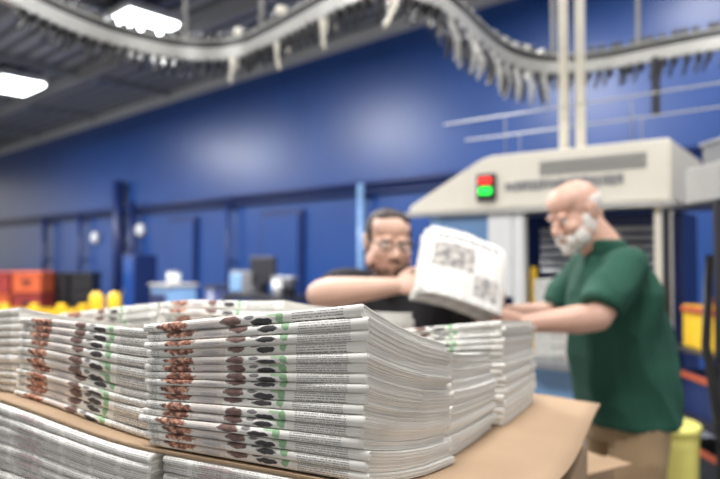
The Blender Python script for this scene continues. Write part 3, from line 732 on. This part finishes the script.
# ------------------------------------------------------------ left background equipment
def crate(name,c,size,m,label,cat_,group=None,rot=0):
    e=empty(name,(c[0],c[1],c[2]-size[2]/2),label,cat_,group,0)
    box('crate_body',c,size,m,rot,.02,e)
    box('crate_rim',(c[0],c[1],c[2]+size[2]/2-.025),(size[0]+.03,size[1]+.03,.05),m,rot,.01,e)
    box('crate_handle',(c[0],c[1]-size[1]/2-.01,c[2]+.02),(size[0]*.3,.03,.06),M_black,rot,.008,e)
def at(px,d): return ((px-360)/620*d,d)
for (px,zz,m_) in ((3,.20,M_red),(3,.60,M_orange),(3,1.0,M_red),(34,.20,M_orange),(34,.60,M_red),(34,1.0,M_orange)):
    x,y=at(px,11.5); crate('storage_crate',(x,y,zz),(.52,.5,.38),m_,'stacked red and orange plastic storage crate','crate','stacked plastic crates')
for px in (62,86):
    for zz in (.29,.88):
        x,y=at(px,12); crate('storage_bin',(x,y,zz),(.42,.42,.57),M_black,'black plastic storage bin in a stack','bin','stacked black bins')
gr_=empty('safety_guard_rail',(*at(60,9.6),0),'yellow steel safety guard rail on concrete floor','guard rail')
for px in (5,35,62,84):
    x,y=at(px,9.6); box('post',(x,y,.37),(.12,.10,.74),M_yel,0,.01,gr_)
x0,y0=at(3,9.6); x1,y1=at(84,9.6)
for z in (.62,.32): sweep('rail_beam',[(x0,y0-.08,z),(x1,y1-.08,z)],.05,.12,M_yel,gr_)
for px in (97,115):
    x,y=at(px,9.5); o=empty('safety_bollard',(x,y,0),'upright yellow safety bollard on concrete floor','bollard',group='yellow bollards')
    tube('bollard_post',[(x,y,0),(x,y,.84),(x,y,.90),(x,y,.93)],[.10,.10,.08,.03],M_yel,o,20); tube('bollard_foot',[(x,y,0),(x,y,.03)],.14,M_black,o,20)
x,y=at(174,9.0)
o=empty('parts_cart',(x,y,0),'blue wheeled cart with white top','cart')
box('cart_body',(x,y,.60),(.50,.45,.90),M_lblue,WROT,.02,o); box('cart_top',(x,y,1.07),(.56,.50,.03),M_greyl,WROT,.01,o)
box('cart_drawer',(x-.17,y-.19,.8),(.38,.02,.3),M_bluedk,WROT,.006,o)
for dx in (-.2,.2):
    for dy in (-.17,.17): tube('wheel',[(x+dx-.02,y+dy,.07),(x+dx+.02,y+dy,.07)],.07,M_black,o,16)
for dx in (-.2,.2): 
    tube('caster_stem',[(x+dx,y,.1),(x+dx,y,.2)],.02,M_steel,o,8)
q_=empty('paint_pail',(x,y,1.085),'white round pail on the blue cart','pail'); tube('pail_body',[(x,y,1.085),(x,y,1.24)],[.09,.10],M_white,q_,20); tube('pail_lid',[(x,y,1.24),(x,y,1.26)],.11,M_steel,q_,20)
x,y=at(268,8.2)
wb=empty('workbench',(x,y,0),'dark steel workbench beside the blue wall','workbench')
box('bench_top',(x,y,.95),(1.25,.6,.06),M_dark,WROT,.01,wb)
for a,b in ((-.55,-.24),(.55,-.24),(-.55,.24),(.55,.24)):
    p=Matrix.Rotation(WROT,3,'Z')@V((a,b,0)); box('leg',(x+p.x,y+p.y,.46),(.06,.06,.92),M_dark,WROT,.005,wb)
box('drawer_unit',(x,y,.62),(.8,.5,.5),M_bluedk,WROT,.01,wb)
def onb(a,b=0): p=Matrix.Rotation(WROT,3,'Z')@V((a,b,0)); return x+p.x,y+p.y
mx,my=onb(-.1); mo=empty('bench_monitor',(mx,my,.98),'dark monitor on workbench','monitor')
box('monitor_stand',(mx,my,1.06),(.08,.12,.16),M_black,WROT,.01,mo); box('monitor_screen',(mx,my,1.3),(.5,.06,.36),M_dark,WROT,.015,mo); box('monitor_base',(mx,my,.99),(.24,.2,.02),M_black,WROT,.004,mo)
mx,my=onb(-.45); mo=empty('tool_cabinet',(mx,my,.98),'grey tool cabinet with blue door on workbench','cabinet')
box('cabinet_body',(mx,my,1.13),(.3,.35,.3),M_grey,WROT,.01,mo); box('cabinet_door',(mx,my-.02,1.13),(.2,.42,.24),M_lblue,WROT,.01,mo)
for a,rr in ((.28,.09),(.48,.10)):
    mx,my=onb(a,-.05); mo=empty('paint_pail',(mx,my,.98),'white round pail on workbench','pail',group='pails on workbench')
    tube('pail_body',[(mx,my,.98),(mx,my,1.20)],[rr*.85,rr],M_white if a<.3 else M_dark,mo,20); tube('pail_lid',[(mx,my,1.20),(mx,my,1.225)],rr+.01,M_steel,mo,20)
x,y=at(222,9.9)
o=empty('ink_drum',(x,y,0),'blue steel drum standing on the floor','drum')
tube('drum_body',[(x,y,0),(x,y,.3),(x,y,.31),(x,y,.6),(x,y,.61),(x,y,.98)],[.27,.27,.285,.285,.27,.27],M_bluedk,o,24); tube('drum_lid',[(x,y,.98),(x,y,1.01)],.28,M_dark,o,24)
x,y=at(140,11.6)
o=empty('steel_locker',(x,y,0),'dark blue steel locker standing by the wall','locker')
box('locker_body',(x,y,.75),(.45,.45,1.5),M_bluedk,WROT,.01,o); box('locker_door',(x-.15,y-.17,.75),(.38,.02,1.4),M_blue,WROT,.005,o); box('locker_handle',(x-.28,y-.1,.8),(.03,.03,.14),M_steel,WROT,.004,o)
